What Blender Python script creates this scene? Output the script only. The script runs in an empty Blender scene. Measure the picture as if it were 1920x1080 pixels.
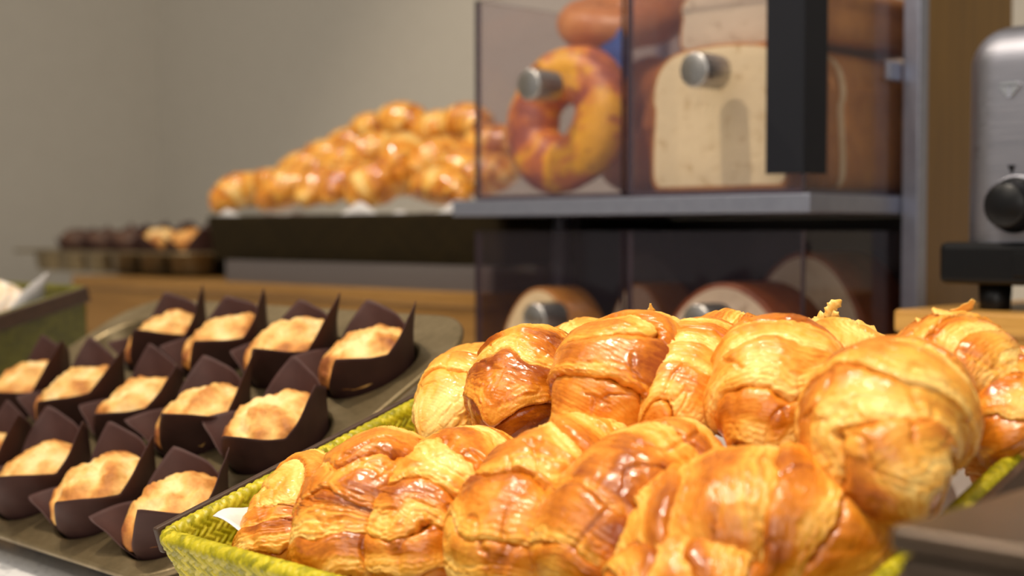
import bpy, bmesh, math, random
import numpy as np
from mathutils import Vector, Matrix, Euler

C = bpy.context.scene.collection
PI = math.pi
CZ = 1.125                                   # eye height above the floor; the worktop is at 0.90
# ------------------------------------------------------------------ camera model
FPX = 50 / 36 * 1920
HZ = 433.0
AL = math.radians(44.5)
PIT = math.atan((540 - HZ) / FPX)
RGT = np.array([math.cos(AL), math.sin(AL), 0.0])
FW0 = np.array([-math.sin(AL), math.cos(AL), 0.0])
UP0 = np.array([0, 0, 1.0])
FWD = FW0 * math.cos(PIT) - UP0 * math.sin(PIT)
UPV = UP0 * math.cos(PIT) + FW0 * math.sin(PIT)
CAM = np.array([0, 0, CZ])


def ray(px, py):
    return FWD + RGT * (px - 960) / FPX + UPV * (540 - py) / FPX


def at_depth(px, py, z):
    return CAM + ray(px, py) * z


def on_plane(px, py, p0, n):
    r = ray(px, py)
    return CAM + r * (np.dot(p0 - CAM, n) / np.dot(r, n))


def on_y(px, py, y):
    return on_plane(px, py, np.array([0, y, 0.0]), np.array([0, 1.0, 0]))


# ------------------------------------------------------------------ noise
def pnoise(x, y, z, seed=0):
    rs = np.random.RandomState(seed)
    perm = rs.permutation(256)
    perm = np.concatenate([perm, perm, perm])
    g = np.array([[1, 1, 0], [-1, 1, 0], [1, -1, 0], [-1, -1, 0], [1, 0, 1], [-1, 0, 1], [1, 0, -1], [-1, 0, -1],
                  [0, 1, 1], [0, -1, 1], [0, 1, -1], [0, -1, -1]], float)
    x, y, z = np.broadcast_arrays(np.asarray(x, float), np.asarray(y, float), np.asarray(z, float))
    xi, yi, zi = np.floor(x).astype(int), np.floor(y).astype(int), np.floor(z).astype(int)
    xf, yf, zf = x - xi, y - yi, z - zi
    u, v, w = [t * t * t * (t * (t * 6 - 15) + 10) for t in (xf, yf, zf)]
    xi &= 255; yi &= 255; zi &= 255
    def gr(dx, dy, dz):
        h = perm[perm[perm[(xi + dx) & 255] + ((yi + dy) & 255)] + ((zi + dz) & 255)] % 12
        gg = g[h]
        return gg[..., 0] * (xf - dx) + gg[..., 1] * (yf - dy) + gg[..., 2] * (zf - dz)
    def lp(a, b, t): return a + t * (b - a)
    return lp(lp(lp(gr(0, 0, 0), gr(1, 0, 0), u), lp(gr(0, 1, 0), gr(1, 1, 0), u), v),
              lp(lp(gr(0, 0, 1), gr(1, 0, 1), u), lp(gr(0, 1, 1), gr(1, 1, 1), u), v), w)


def sstep(a, b, x):
    t = np.clip((x - a) / (b - a), 0, 1)
    return t * t * (3 - 2 * t)


# ------------------------------------------------------------------ objects
def tag(o, label=None, cat=None, group=None, kind=None):
    if label: o['label'] = label
    if cat: o['category'] = cat
    if group: o['group'] = group
    if kind: o['kind'] = kind
    return o


def thing(name, label, cat, loc=(0, 0, 0), rot=(0, 0, 0), group=None):
    o = bpy.data.objects.new(name, None); C.objects.link(o)
    o.empty_display_size = .02
    o.location = loc; o.rotation_euler = rot
    return tag(o, label, cat, group)


def mesh_obj(name, V, F, mat, parent=None, smooth=True, attrs=None, loc=None, mats=None, midx=None):
    me = bpy.data.meshes.new(name)
    V = np.asarray(V, np.float32)
    if isinstance(F, np.ndarray):
        nf, k = F.shape
        me.vertices.add(len(V)); me.vertices.foreach_set('co', V.ravel())
        me.loops.add(nf * k); me.loops.foreach_set('vertex_index', F.astype(np.int32).ravel())
        me.polygons.add(nf)
        me.polygons.foreach_set('loop_start', np.arange(0, nf * k, k, dtype=np.int32))
        me.update(calc_edges=True)
        me.validate()
    else:
        me.from_pydata([tuple(v) for v in V], [], F)
    if attrs:
        for an, av in attrs.items():
            a = me.attributes.new(an, 'FLOAT', 'POINT')
            a.data.foreach_set('value', np.asarray(av, np.float32))
    if mats:
        for m in mats: me.materials.append(m)
        if midx is not None: me.polygons.foreach_set('material_index', np.asarray(midx, np.int32))
    else:
        me.materials.append(mat)
    me.polygons.foreach_set('use_smooth', np.full(len(me.polygons), bool(smooth)))
    me.update()
    o = bpy.data.objects.new(name, me); C.objects.link(o)
    if parent: o.parent = parent
    if loc is not None: o.location = loc
    return o


def bm_obj(name, bm, mat, parent=None, smooth=False, mats=None, loc=None):
    me = bpy.data.meshes.new(name); bm.to_mesh(me); bm.free()
    for m in (mats or [mat]): me.materials.append(m)
    if smooth: me.polygons.foreach_set('use_smooth', np.full(len(me.polygons), True))
    o = bpy.data.objects.new(name, me); C.objects.link(o)
    if parent: o.parent = parent
    if loc is not None: o.location = loc
    return o


def bm_box(bm, a, b, bev=0, seg=2, mi=0, edge_mi=None):
    a = Vector(a); b = Vector(b)
    r = bmesh.ops.create_cube(bm, size=1, matrix=Matrix.Translation((a + b) / 2) @ Matrix.Diagonal((*(b - a), 1)))
    vs = r['verts']
    fs = list({f for v in vs for f in v.link_faces})
    if edge_mi is not None:
        big = max(f.calc_area() for f in fs)
        for f in fs: f.material_index = mi if f.calc_area() > big * .6 else edge_mi
    else:
        for f in fs: f.material_index = mi
    if bev:
        es = list({e for v in vs for e in v.link_edges})
        bmesh.ops.bevel(bm, geom=es, offset=bev, segments=seg, profile=.5, affect='EDGES')


def box(name, a, b, mat, parent=None, bev=0, seg=2, edge=None, smooth=None, loc=None):
    bm = bmesh.new()
    if loc is not None:
        pass
    bm_box(bm, a, b, bev, seg, 0, 1 if edge else None)
    return bm_obj(name, bm, mat, parent, smooth if smooth is not None else False, [mat, edge] if edge else None, loc)


def box_thing(name, a, b, mat, label, cat, bev=0, seg=2, group=None, kind=None):
    """A thing that is one box mesh, its origin at the middle of its base."""
    a = np.array(a, float); b = np.array(b, float)
    c = np.array([(a[0] + b[0]) / 2, (a[1] + b[1]) / 2, a[2]])
    o = box(name, a - c, b - c, mat, None, bev, seg)
    o.location = c
    return tag(o, label, cat, group, kind)


def grid_faces(n, m, close_m=True, close_n=False):
    i = np.arange(n if close_n else n - 1)[:, None]; j = np.arange(m if close_m else m - 1)[None, :]
    i2 = (i + 1) % n; j2 = (j + 1) % m
    return np.stack([i * m + j + 0 * j, i * m + j2, i2 * m + j2, i2 * m + j], -1).reshape(-1, 4)


def lathe(name, prof, mat, parent=None, n=40, axis='z', smooth=True, loc=None, mod=None):
    """prof: list of (r, z)."""
    p = np.array(prof, float)
    th = np.linspace(0, 2 * PI, n, endpoint=False)
    r = p[:, 0][:, None] * np.ones(n)
    if mod is not None: r = r * (1 + mod(th)[None, :] * (p[:, 0] > p[:, 0].max() * .8)[:, None])
    X = r * np.cos(th); Y = r * np.sin(th); Z = p[:, 1][:, None] + 0 * X
    V = np.stack([X, Y, Z], -1).reshape(-1, 3)
    if axis == 'y': V = V[:, [0, 2, 1]] * np.array([1, -1, 1])       # +z of the profile becomes -y
    return mesh_obj(name, V, grid_faces(len(p), n), mat, parent, smooth, loc=loc)


# ------------------------------------------------------------------ materials
def mat(name):
    m = bpy.data.materials.new(name); m.use_nodes = True
    nt = m.node_tree
    return m, nt.nodes, nt.links, nt.nodes['Principled BSDF']


def S(h):
    """sRGB 0-255 to linear"""
    return tuple(((c / 255) / 12.92 if c <= 10 else (((c / 255) + .055) / 1.055) ** 2.4) for c in h) + (1,)


def ramp(N, L, fac, stops):
    r = N.new('ShaderNodeValToRGB')
    while len(r.color_ramp.elements) < len(stops): r.color_ramp.elements.new(.5)
    for e, (p, c) in zip(r.color_ramp.elements, stops): e.position = p; e.color = c
    L.new(fac, r.inputs['Fac'])
    return r.outputs['Color']


def noise(N, L, scale, detail=3, rough=.55, coord='Object', mapping=None, dist=0):
    t = N.new('ShaderNodeTexCoord'); n = N.new('ShaderNodeTexNoise')
    n.inputs['Scale'].default_value = scale; n.inputs['Detail'].default_value = detail
    n.inputs['Roughness'].default_value = rough; n.inputs['Distortion'].default_value = dist
    src = t.outputs[coord]
    if mapping:
        mp = N.new('ShaderNodeMapping'); mp.inputs['Scale'].default_value = mapping
        L.new(src, mp.inputs['Vector']); src = mp.outputs['Vector']
    L.new(src, n.inputs['Vector'])
    return n.outputs['Fac']


def bump(N, L, B, h, strength, dist):
    b = N.new('ShaderNodeBump'); b.inputs['Strength'].default_value = strength; b.inputs['Distance'].default_value = dist
    L.new(h, b.inputs['Height']); L.new(b.outputs['Normal'], B.inputs['Normal'])
    return b


def math_node(N, L, op, a, b=None):
    m = N.new('ShaderNodeMath'); m.operation = op
    for i, v in enumerate((a, b)):
        if v is None: continue
        if isinstance(v, (int, float)): m.inputs[i].default_value = v
        else: L.new(v, m.inputs[i])
    return m.outputs[0]


def simple(name, col, rough=.5, metal=0, spec=.5, nscale=None, ncol=None, nb=0, coat=0, stops=None, mapping=None):
    m, N, L, B = mat(name)
    B.inputs['Base Color'].default_value = col; B.inputs['Roughness'].default_value = rough
    B.inputs['Metallic'].default_value = metal; B.inputs['Specular IOR Level'].default_value = spec
    B.inputs['Coat Weight'].default_value = coat
    if nscale:
        f = noise(N, L, nscale, 4, .6, mapping=mapping)
        if ncol: L.new(ramp(N, L, f, [(.3, col), (.7, ncol)]), B.inputs['Base Color'])
        if nb: bump(N, L, B, f, .5, nb)
    return m


def attr(N, name):
    a = N.new('ShaderNodeAttribute'); a.attribute_name = name
    return a.outputs['Fac']


def pastry_material(name, pale, gold, amber, brown, gl0=.2, gl1=.55, coat=.25):
    m, N, L, B = mat(name)
    bake = attr(N, 'bake')
    n1 = noise(N, L, 70, 4, .6); n2 = noise(N, L, 420, 3, .6)
    v = math_node(N, L, 'ADD', bake, math_node(N, L, 'MULTIPLY', math_node(N, L, 'SUBTRACT', n1, .5), .55))
    v = math_node(N, L, 'ADD', v, math_node(N, L, 'MULTIPLY', math_node(N, L, 'SUBTRACT', n2, .5), .22))
    col = ramp(N, L, v, [(.02, pale), (.36, gold), (.68, amber), (1.0, brown)])
    L.new(col, B.inputs['Base Color'])
    mr = N.new('ShaderNodeMapRange'); mr.inputs['From Min'].default_value = .25; mr.inputs['From Max'].default_value = .8
    mr.inputs['To Min'].default_value = gl1; mr.inputs['To Max'].default_value = gl0
    L.new(v, mr.inputs['Value']); L.new(mr.outputs['Result'], B.inputs['Roughness'])
    B.inputs['Specular IOR Level'].default_value = .5
    B.inputs['Coat Weight'].default_value = coat; B.inputs['Coat Roughness'].default_value = .16
    B.inputs['Subsurface Weight'].default_value = .12
    B.inputs['Subsurface Radius'].default_value = (.004, .0016, .0006); B.inputs['Subsurface Scale'].default_value = 1
    nb = noise(N, L, 260, 4, .65)
    bump(N, L, B, nb, .35, .0008)
    return m


M = {}
M['croissant'] = pastry_material('croissant_crust', S((252, 206, 116)), S((238, 170, 62)), S((212, 124, 26)), S((152, 72, 10)))
M['brioche'] = pastry_material('glazed_roll_crust', S((248, 206, 120)), S((238, 172, 64)), S((216, 136, 34)), S((164, 86, 18)), .12, .25, .6)


def cake_material():
    m, N, L, B = mat('muffin_cake')
    bake = attr(N, 'bake'); n1 = noise(N, L, 130, 5, .65); n2 = noise(N, L, 40, 3, .5)
    v = math_node(N, L, 'ADD', bake, math_node(N, L, 'MULTIPLY', math_node(N, L, 'SUBTRACT', n1, .5), .7))
    v = math_node(N, L, 'ADD', v, math_node(N, L, 'MULTIPLY', math_node(N, L, 'SUBTRACT', n2, .5), .8))
    L.new(ramp(N, L, v, [(.1, S((244, 208, 146))), (.4, S((228, 178, 100))), (.7, S((196, 128, 54))), (1, S((140, 76, 28)))]), B.inputs['Base Color'])
    B.inputs['Roughness'].default_value = .65
    bump(N, L, B, n1, .7, .002)
    return m


M['cake'] = cake_material()
M['choc_cake'] = simple('dark_muffin_cake', S((96, 62, 40)), .6, nscale=90, ncol=S((60, 36, 22)), nb=.002)
M['paper_brown'] = simple('brown_muffin_paper', S((74, 48, 44)), .62, nscale=60, ncol=S((64, 41, 38)), nb=.0003, spec=.3)
M['paper_white'] = simple('white_greaseproof_paper', S((226, 222, 220)), .45, nscale=50, ncol=S((212, 208, 208)), nb=.0006)


def tin_material():
    m, N, L, B = mat('aged_tin')
    n1 = noise(N, L, 22, 5, .65); n2 = noise(N, L, 160, 3, .6)
    v = math_node(N, L, 'ADD', math_node(N, L, 'MULTIPLY', n1, .7), math_node(N, L, 'MULTIPLY', n2, .3))
    L.new(ramp(N, L, v, [(.3, S((104, 90, 64))), (.5, S((134, 117, 86))), (.7, S((162, 145, 112)))]), B.inputs['Base Color'])
    B.inputs['Metallic'].default_value = .75
    L.new(ramp(N, L, v, [(.3, (.5, .5, .5, 1)), (.7, (.33, .33, .33, 1))]), B.inputs['Roughness'])
    bump(N, L, B, n2, .2, .0005)
    return m


M['tin'] = tin_material()


def weave_material(name, c0, c1, c2, rough=.42):
    m, N, L, B = mat(name)
    a = attr(N, 'strand'); n1 = noise(N, L, 300, 3, .6)
    v = math_node(N, L, 'ADD', math_node(N, L, 'MULTIPLY', a, .75), math_node(N, L, 'MULTIPLY', n1, .35))
    L.new(ramp(N, L, v, [(.1, c0), (.5, c1), (1, c2)]), B.inputs['Base Color'])
    B.inputs['Roughness'].default_value = rough
    bump(N, L, B, n1, .3, .0006)
    return m


M['lime'] = weave_material('lime_woven_leaf', S((124, 118, 4)), S((168, 156, 10)), S((208, 190, 44)))
M['olive'] = weave_material('olive_woven_leaf', S((70, 68, 4)), S((88, 84, 8)), S((106, 102, 20)))
M['black_weave'] = weave_material('dark_brown_woven_leaf', S((28, 20, 3)), S((33, 24, 4)), S((40, 30, 7)), .8)
M['black_weave'].node_tree.nodes['Principled BSDF'].inputs['Specular IOR Level'].default_value = .15
M['side_strip'] = simple('dark_brown_strip', S((72, 50, 34)), .55, nscale=120, ncol=S((58, 40, 28)))


def bamboo(name, c0, c1, c2, sx=(60, 60, 3), lam=0):
    m, N, L, B = mat(name)
    n1 = noise(N, L, 1.6, 5, .6, mapping=sx, dist=.4)
    n2 = noise(N, L, 6, 3, .6, mapping=sx)
    v = math_node(N, L, 'ADD', math_node(N, L, 'MULTIPLY', n1, .65), math_node(N, L, 'MULTIPLY', n2, .35))
    L.new(ramp(N, L, v, [(.3, c0), (.5, c1), (.7, c2)]), B.inputs['Base Color'])
    B.inputs['Roughness'].default_value = .38
    bump(N, L, B, n2, .15, .0006)
    return m


M['bamboo_v'] = bamboo('bamboo_vertical_grain', S((158, 108, 44)), S((186, 136, 64)), S((208, 160, 88)))
M['bamboo_h'] = bamboo('bamboo_edge_grain', S((172, 122, 54)), S((198, 148, 74)), S((216, 168, 94)), (3, 40, 60))
M['bamboo_board'] = bamboo('bamboo_board', S((112, 78, 16)), S((130, 92, 22)), S((146, 106, 34)), (60, 60, 2))  # colour darkened for the shade on the cabinet side


def brushed(name, col, rough, mp):
    m, N, L, B = mat(name)
    B.inputs['Base Color'].default_value = col; B.inputs['Metallic'].default_value = 1
    n = noise(N, L, 8, 3, .6, mapping=mp)
    L.new(ramp(N, L, n, [(.3, (rough - .07,) * 3 + (1,)), (.7, (rough + .07,) * 3 + (1,))]), B.inputs['Roughness'])
    bump(N, L, B, n, .06, .0004)
    return m


M['steel'] = brushed('brushed_steel', S((168, 168, 178)), .44, (2, 60, 60))
M['alu'] = simple('satin_aluminium', S((162, 166, 182)), .42, .85, nscale=80, ncol=S((152, 156, 172)))
M['knob_steel'] = brushed('turned_steel', S((186, 182, 178)), .32, (40, 3, 40))
M['black_plastic'] = simple('black_plastic', S((14, 14, 16)), .35, nscale=300, nb=.0002)
M['black_plastic'].node_tree.nodes['Principled BSDF'].inputs['Specular IOR Level'].default_value = .3
M['tape'] = simple('black_tape', S((20, 22, 30)), .55, 0, .3, nscale=200, nb=.0002)
M['dark_panel'] = simple('dark_brown_panel', S((38, 30, 28)), .5, nscale=20, ncol=S((32, 25, 24)))


def acrylic(name, tint, haze=.032, rough=.02):
    m = bpy.data.materials.new(name); m.use_nodes = True
    N, L = m.node_tree.nodes, m.node_tree.links
    N.clear()
    out = N.new('ShaderNodeOutputMaterial'); mix = N.new('ShaderNodeMixShader')
    t = N.new('ShaderNodeBsdfTransparent'); t.inputs['Color'].default_value = tint
    g = N.new('ShaderNodeBsdfGlossy'); g.inputs['Roughness'].default_value = rough
    fr = N.new('ShaderNodeFresnel'); fr.inputs['IOR'].default_value = 1.42
    ge = N.new('ShaderNodeNewGeometry'); inv = N.new('ShaderNodeMath'); inv.operation = 'SUBTRACT'; inv.inputs[0].default_value = 1
    mu = N.new('ShaderNodeMath'); mu.operation = 'MULTIPLY'
    L.new(ge.outputs['Backfacing'], inv.inputs[1]); L.new(inv.outputs[0], mu.inputs[0]); L.new(fr.outputs[0], mu.inputs[1])
    hz = N.new('ShaderNodeMixShader'); hz.inputs['Fac'].default_value = haze
    df = N.new('ShaderNodeBsdfDiffuse'); df.inputs['Color'].default_value = S((180, 164, 190))  # mauve diffuse stands in for the room's reflection in the panels
    L.new(t.outputs[0], hz.inputs[1]); L.new(df.outputs[0], hz.inputs[2])
    L.new(mu.outputs[0], mix.inputs['Fac']); L.new(hz.outputs[0], mix.inputs[1]); L.new(g.outputs[0], mix.inputs[2])
    L.new(mix.outputs[0], out.inputs['Surface'])
    return m


M['acrylic'] = acrylic('clear_acrylic', (.93, .91, .92, 1))
M['acrylic_smoke'] = acrylic('smoky_acrylic', (.90, .87, .87, 1), .010)
M['acrylic_edge'] = simple('purple_acrylic_edge', S((66, 54, 62)), .25)
def frosted():
    m, N, L, B = mat('frosted_acrylic')
    B.inputs['Base Color'].default_value = S((112, 104, 102)); B.inputs['Roughness'].default_value = .3
    B.inputs['Transmission Weight'].default_value = .35
    return m


M['acrylic_frost'] = frosted()


def crumb_material(name, c0, c1, scale=75):
    m, N, L, B = mat(name)
    n1 = noise(N, L, scale, 5, .7); n2 = noise(N, L, 34, 3, .5)
    v = math_node(N, L, 'ADD', math_node(N, L, 'MULTIPLY', n1, .7), math_node(N, L, 'MULTIPLY', n2, .3))
    L.new(ramp(N, L, v, [(.33, c0), (.46, c1), (.8, c1)]), B.inputs['Base Color'])
    B.inputs['Roughness'].default_value = .8
    bump(N, L, B, n1, .8, .0022)
    return m


M['crumb'] = crumb_material('white_bread_crumb', S((196, 166, 104)), S((244, 228, 180)))
M['crumb_grey'] = crumb_material('brown_bread_crumb', S((176, 158, 128)), S((214, 200, 174)))
M['crust'] = simple('bread_crust', S((204, 144, 66)), .5, nscale=40, ncol=S((172, 110, 44)), nb=.001)
M['crust_dark'] = simple('dark_bread_crust', S((150, 82, 36)), .5, nscale=40, ncol=S((110, 54, 22)), nb=.001)


def cheese_bagel_material():
    m, N, L, B = mat('cheese_bagel_crust')
    n1 = noise(N, L, 26, 4, .6, dist=.6); n2 = noise(N, L, 75, 4, .6)
    c1 = ramp(N, L, n1, [(.40, S((168, 88, 62))), (.50, S((218, 126, 48))), (.60, S((248, 182, 28)))])
    c2 = ramp(N, L, n2, [(.30, S((130, 86, 26))), (.42, (1, 1, 1, 1))])
    mx = N.new('ShaderNodeMix'); mx.data_type = 'RGBA'; mx.blend_type = 'MULTIPLY'; mx.inputs['Factor'].default_value = .8
    L.new(c1, mx.inputs['A']); L.new(c2, mx.inputs['B']); L.new(mx.outputs['Result'], B.inputs['Base Color'])
    B.inputs['Roughness'].default_value = .4
    bump(N, L, B, n2, .6, .003)
    return m


M['cheese_bagel'] = cheese_bagel_material()
M['plain_bagel'] = simple('plain_bagel_crust', S((208, 140, 76)), .4, nscale=30, ncol=S((186, 112, 54)), nb=.001)
M['blue'] = simple('blue_plastic', S((60, 96, 170)), .4, nscale=60, nb=.0004)


def counter_material():
    m, N, L, B = mat('white_speckled_stone')
    t = N.new('ShaderNodeTexCoord'); vo = N.new('ShaderNodeTexVoronoi'); vo.inputs['Scale'].default_value = 260
    L.new(t.outputs['Object'], vo.inputs['Vector'])
    n = noise(N, L, 200, 3, .6)
    L.new(ramp(N, L, n, [(.33, S((196, 196, 200))), (.45, S((236, 236, 238)))]), B.inputs['Base Color'])
    B.inputs['Roughness'].default_value = .25
    return m


M['counter'] = counter_material()
M['wall'] = simple('painted_plaster', S((206, 198, 184)), .85, nscale=30, ncol=S((202, 194, 180)), nb=.0004)
M['floor'] = simple('floor_tile', S((110, 100, 90)), .5, nscale=3, ncol=S((98, 90, 80)))
M['cab'] = simple('counter_front', S((120, 90, 60)), .5, nscale=10, ncol=S((110, 82, 54)))

# ------------------------------------------------------------------ the setting
CT = CZ - .2195                                # worktop height


def struct(name, a, b, m):
    return tag(box(name, a, b, m), kind='structure')


struct('floor', (-3.3, -1.5, -.1), (1.6, 2.1, 0), M['floor'])
struct('wall_back', (-3.3, 1.9, 0), (1.6, 2.05, 2.9), M['wall'])
struct('wall_left', (-3.3, -1.5, 0), (-3.08, 1.9, 2.9), M['wall'])
base = thing('serving_counter', 'long counter with a white speckled stone worktop under all the trays', 'counter', (-1.0, .9, 0))
box('worktop', (-1.9, -.62, CT - .04), (1.6, .98, CT), M['counter'], base, .004)
box('cabinet_front', (-1.88, -.56, .0), (1.58, .96, CT - .0405), M['cab'], base)


# ------------------------------------------------------------------ croissants
def catmull(P, m):
    P = np.asarray(P, float)
    P = np.vstack([2 * P[0] - P[1], P, 2 * P[-1] - P[-2]])
    out = []
    t = np.linspace(0, 1, 24, endpoint=False)[:, None]
    for i in range(1, len(P) - 2):
        a, b, c, d = P[i - 1:i + 3]
        out.append(.5 * (2 * b + (c - a) * t + (2 * a - 5 * b + 4 * c - d) * t ** 2 + (3 * b - a - 3 * c + d) * t ** 3))
    out.append(P[-2][None])
    Q = np.vstack(out)
    s = np.concatenate([[0], np.cumsum(np.linalg.norm(np.diff(Q, axis=0), axis=1))])
    u = np.linspace(0, s[-1], m)
    return np.stack([np.interp(u, s, Q[:, k]) for k in range(3)], -1), s[-1]


def croissant(name, label, cat, ctrl, R, up, seed, layers=4.2, mat_=None, group=None, res=(400, 210), step=.23, hand=1,
              pale=0.0, lump=.06, taper=.55, squash=.92, centre=0.0, flakes=0, power=2.6, stri=1.0, phase=None, blunt=None):
    rs = np.random.RandomState(seed)
    ns, nt = res
    spine, length = catmull(ctrl, ns)
    T = np.gradient(spine, axis=0); T /= np.linalg.norm(T, axis=1)[:, None]
    up = np.asarray(up, float)
    side = np.cross(T, up); side /= np.linalg.norm(side, axis=1)[:, None]
    upv = np.cross(side, T)
    s = np.linspace(-1, 1, ns)
    th = np.linspace(0, 2 * PI, nt, endpoint=False)
    Sg, Tg = np.meshgrid(s, th, indexing='ij')
    env = np.clip(1 - np.abs(s) ** np.where(s < 0, blunt or power, power), 0, 1) ** taper
    env = env * (1 - np.where((s < 0) & (blunt is not None), .06, .22) * np.abs(s) ** 1.2)
    ofs = rs.rand() * 50
    cx, sx = np.cos(Tg), np.sin(Tg)
    half = length / 2
    bx, by, bz = Sg * half / R, cx, sx
    def N_(f, q, fa=None):
        fa = f if fa is None else fa
        return pnoise(bx * f + ofs, by * fa + ofs * .3, bz * fa, seed + q)
    warp = N_(.7, 1) * .80 + N_(1.6, 2) * .16 + N_(7.0, 21) * .045
    sc = Sg - centre
    # windings of the rolled sheet: each edge is a chevron that leans towards the middle on the crown
    ph = rs.uniform(-.08, .08) if phase is None else phase
    tri = np.abs(((Tg / (2 * PI) + .25 + ph) % 1.0) * 2 - 1)
    Lc = np.abs(sc) * layers + .75 * tri * np.where(sc > 0, rs.uniform(.3, 1.1), rs.uniform(.3, 1.1)) + warp + rs.uniform(.15, .6)
    k = np.floor(Lc); t = Lc - k
    lr = rs.rand(64)
    idx = (np.clip(k, 0, 20).astype(int) * 2 + (sc > 0)) % 64
    kr = lr[idx]; kr2 = lr[(idx + 17) % 64]
    rise = 1 - 1.25 * np.exp(-t * 13)
    lipw = .93 + .05 * N_(3, 13)
    drop = sstep(lipw, 1.0, t)
    h = step * (rise * (.7 + .6 * kr) - .28 * t) * (1 - drop)
    wide = .30 + .45 * kr2                                            # how far the open laminations reach back from the edge
    lam = sstep(1 - wide, 1 - wide * .35, t + .12 * N_(1.6, 14)) * (1 - sstep(.985, 1, t))
    tw = t * (9 + 5 * kr) + .8 * N_(1.0, 3) + .22 * N_(4, 4)
    ridge = np.abs((tw % 1.0) * 2 - 1)
    # long fine streaks that run round the roll with the sheet
    st1 = pnoise(t * 16 + k * 7.3 + N_(1.2, 15) * 1.0, by * .7 + ofs, bz * .7, seed + 5)
    st2 = pnoise(t * 42 + k * 3.7 + N_(2.0, 16) * 1.4, by * 1.4 + ofs, bz * 1.6, seed + 18)
    h = h + stri * (lam * .020 * (ridge - .5) + (.22 + .78 * lam) * (.017 * st1 + .014 * st2))
    n1, n2 = N_(1.1, 6), N_(2.8, 7)
    n3 = pnoise(bx * 7 + st1, by * 5 + ofs, bz * 5, seed + 8)
    wr = np.abs(pnoise(bx * 2.2 + warp * 2.5, by * 1.3 + ofs, bz * 1.3, seed + 11))
    crease = sstep(.10, .0, wr) * sstep(-.1, .3, N_(1.3, 12))
    crk = np.abs(pnoise(t * 10 + bx * 2.5 + ofs, by * 5, bz * 5, seed + 31))
    h = h + lam * .030 * (sstep(.0, .16, crk) - 1) + lump * 1.6 * n1 + lump * .5 * n2 + .014 * n3 + .010 * pnoise(bx * 16, by * 11 + ofs, bz * 11, seed + 22) - .06 * crease
    soft = np.clip(env / .5, .25, 1)[:, None]
    r = R * (env[:, None] * (1 + h * soft) + .012)
    low = np.where(sx < 0, .86, 1.0)
    P = spine[:, None, :] + side[:, None, :] * (r * cx)[..., None] + upv[:, None, :] * (r * sx * low * squash)[..., None]
    # the edge of each winding laps over the next one
    lip = sstep(.55, .93, t) * (1 - sstep(.97, 1.0, t) * 1.0) * soft
    P = P + T[:, None, :] * (np.where(sc > 0, 1, -1) * lip * R * .11)[..., None]
    patch = N_(.75, 9); patch2 = N_(1.9, 19)
    bake = .62 + .20 * (kr - .5) + .36 * patch + .20 * patch2 - pale
    bake = bake - .44 * lam * (.55 + .6 * kr2) + .14 * (ridge - .5) * lam
    bake = bake + (.10 + .16 * lam) * st1 + (.08 + .12 * lam) * st2 + .12 * n2 + .10 * n3
    bake = bake + .16 * sstep(.12, .0, t) + .12 * crease - .18 * sstep(-.3, -.8, sx)
    bake = bake + .20 * sstep(.90, .975, t) * sstep(-.2, .3, N_(3.5, 20))
    V = P.reshape(-1, 3)
    org = np.array([spine[:, 0].mean(), spine[:, 1].mean(), V[:, 2].min()])
    V = V - org
    F = grid_faces(ns, nt)[:, ::-1]
    V = np.vstack([V, spine[0] - org - T[0] * R * .03, spine[-1] - org + T[-1] * R * .03])
    a, b = len(V) - 2, len(V) - 1
    j = np.arange(nt); j2 = (j + 1) % nt
    bk = np.concatenate([bake.ravel(), [.6, .6]])
    tri_f = np.vstack([np.stack([np.full(nt, a), j, j2], -1), np.stack([np.full(nt, b), (ns - 1) * nt + j2, (ns - 1) * nt + j], -1)])
    me = bpy.data.meshes.new(name)
    nq, n3_ = len(F), len(tri_f)
    me.vertices.add(len(V)); me.vertices.foreach_set('co', V.astype(np.float32).ravel())
    me.loops.add(nq * 4 + n3_ * 3)
    me.loops.foreach_set('vertex_index', np.concatenate([F.ravel(), tri_f.ravel()]).astype(np.int32))
    me.polygons.add(nq + n3_)
    me.polygons.foreach_set('loop_start', np.concatenate([np.arange(nq) * 4, nq * 4 + np.arange(n3_) * 3]).astype(np.int32))
    me.update(calc_edges=True)
    at = me.attributes.new('bake', 'FLOAT', 'POINT'); at.data.foreach_set('value', bk.astype(np.float32))
    me.materials.append(mat_ or M['croissant'])
    me.polygons.foreach_set('use_smooth', np.full(len(me.polygons), True))
    me.update()
    o = bpy.data.objects.new(name, me); C.objects.link(o)
    o.location = org
    tag(o, label, cat, group)
    for q in range(flakes):
        i = int(rs.uniform(.2, .8) * ns); jt = int((rs.uniform(.12, .40)) * nt)
        p0 = V[i * nt + jt]
        nrm = (side[i] * cx[i, jt] + upv[i] * sx[i, jt])
        d = T[i] * rs.uniform(-1, 1) + side[i] * rs.uniform(-1, 1)
        flake(o, p0 + nrm * .0006, d, nrm, rs.uniform(.008, .018), rs.uniform(.004, .008), rs.uniform(.3, 1.0), rs)
    return o


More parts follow.
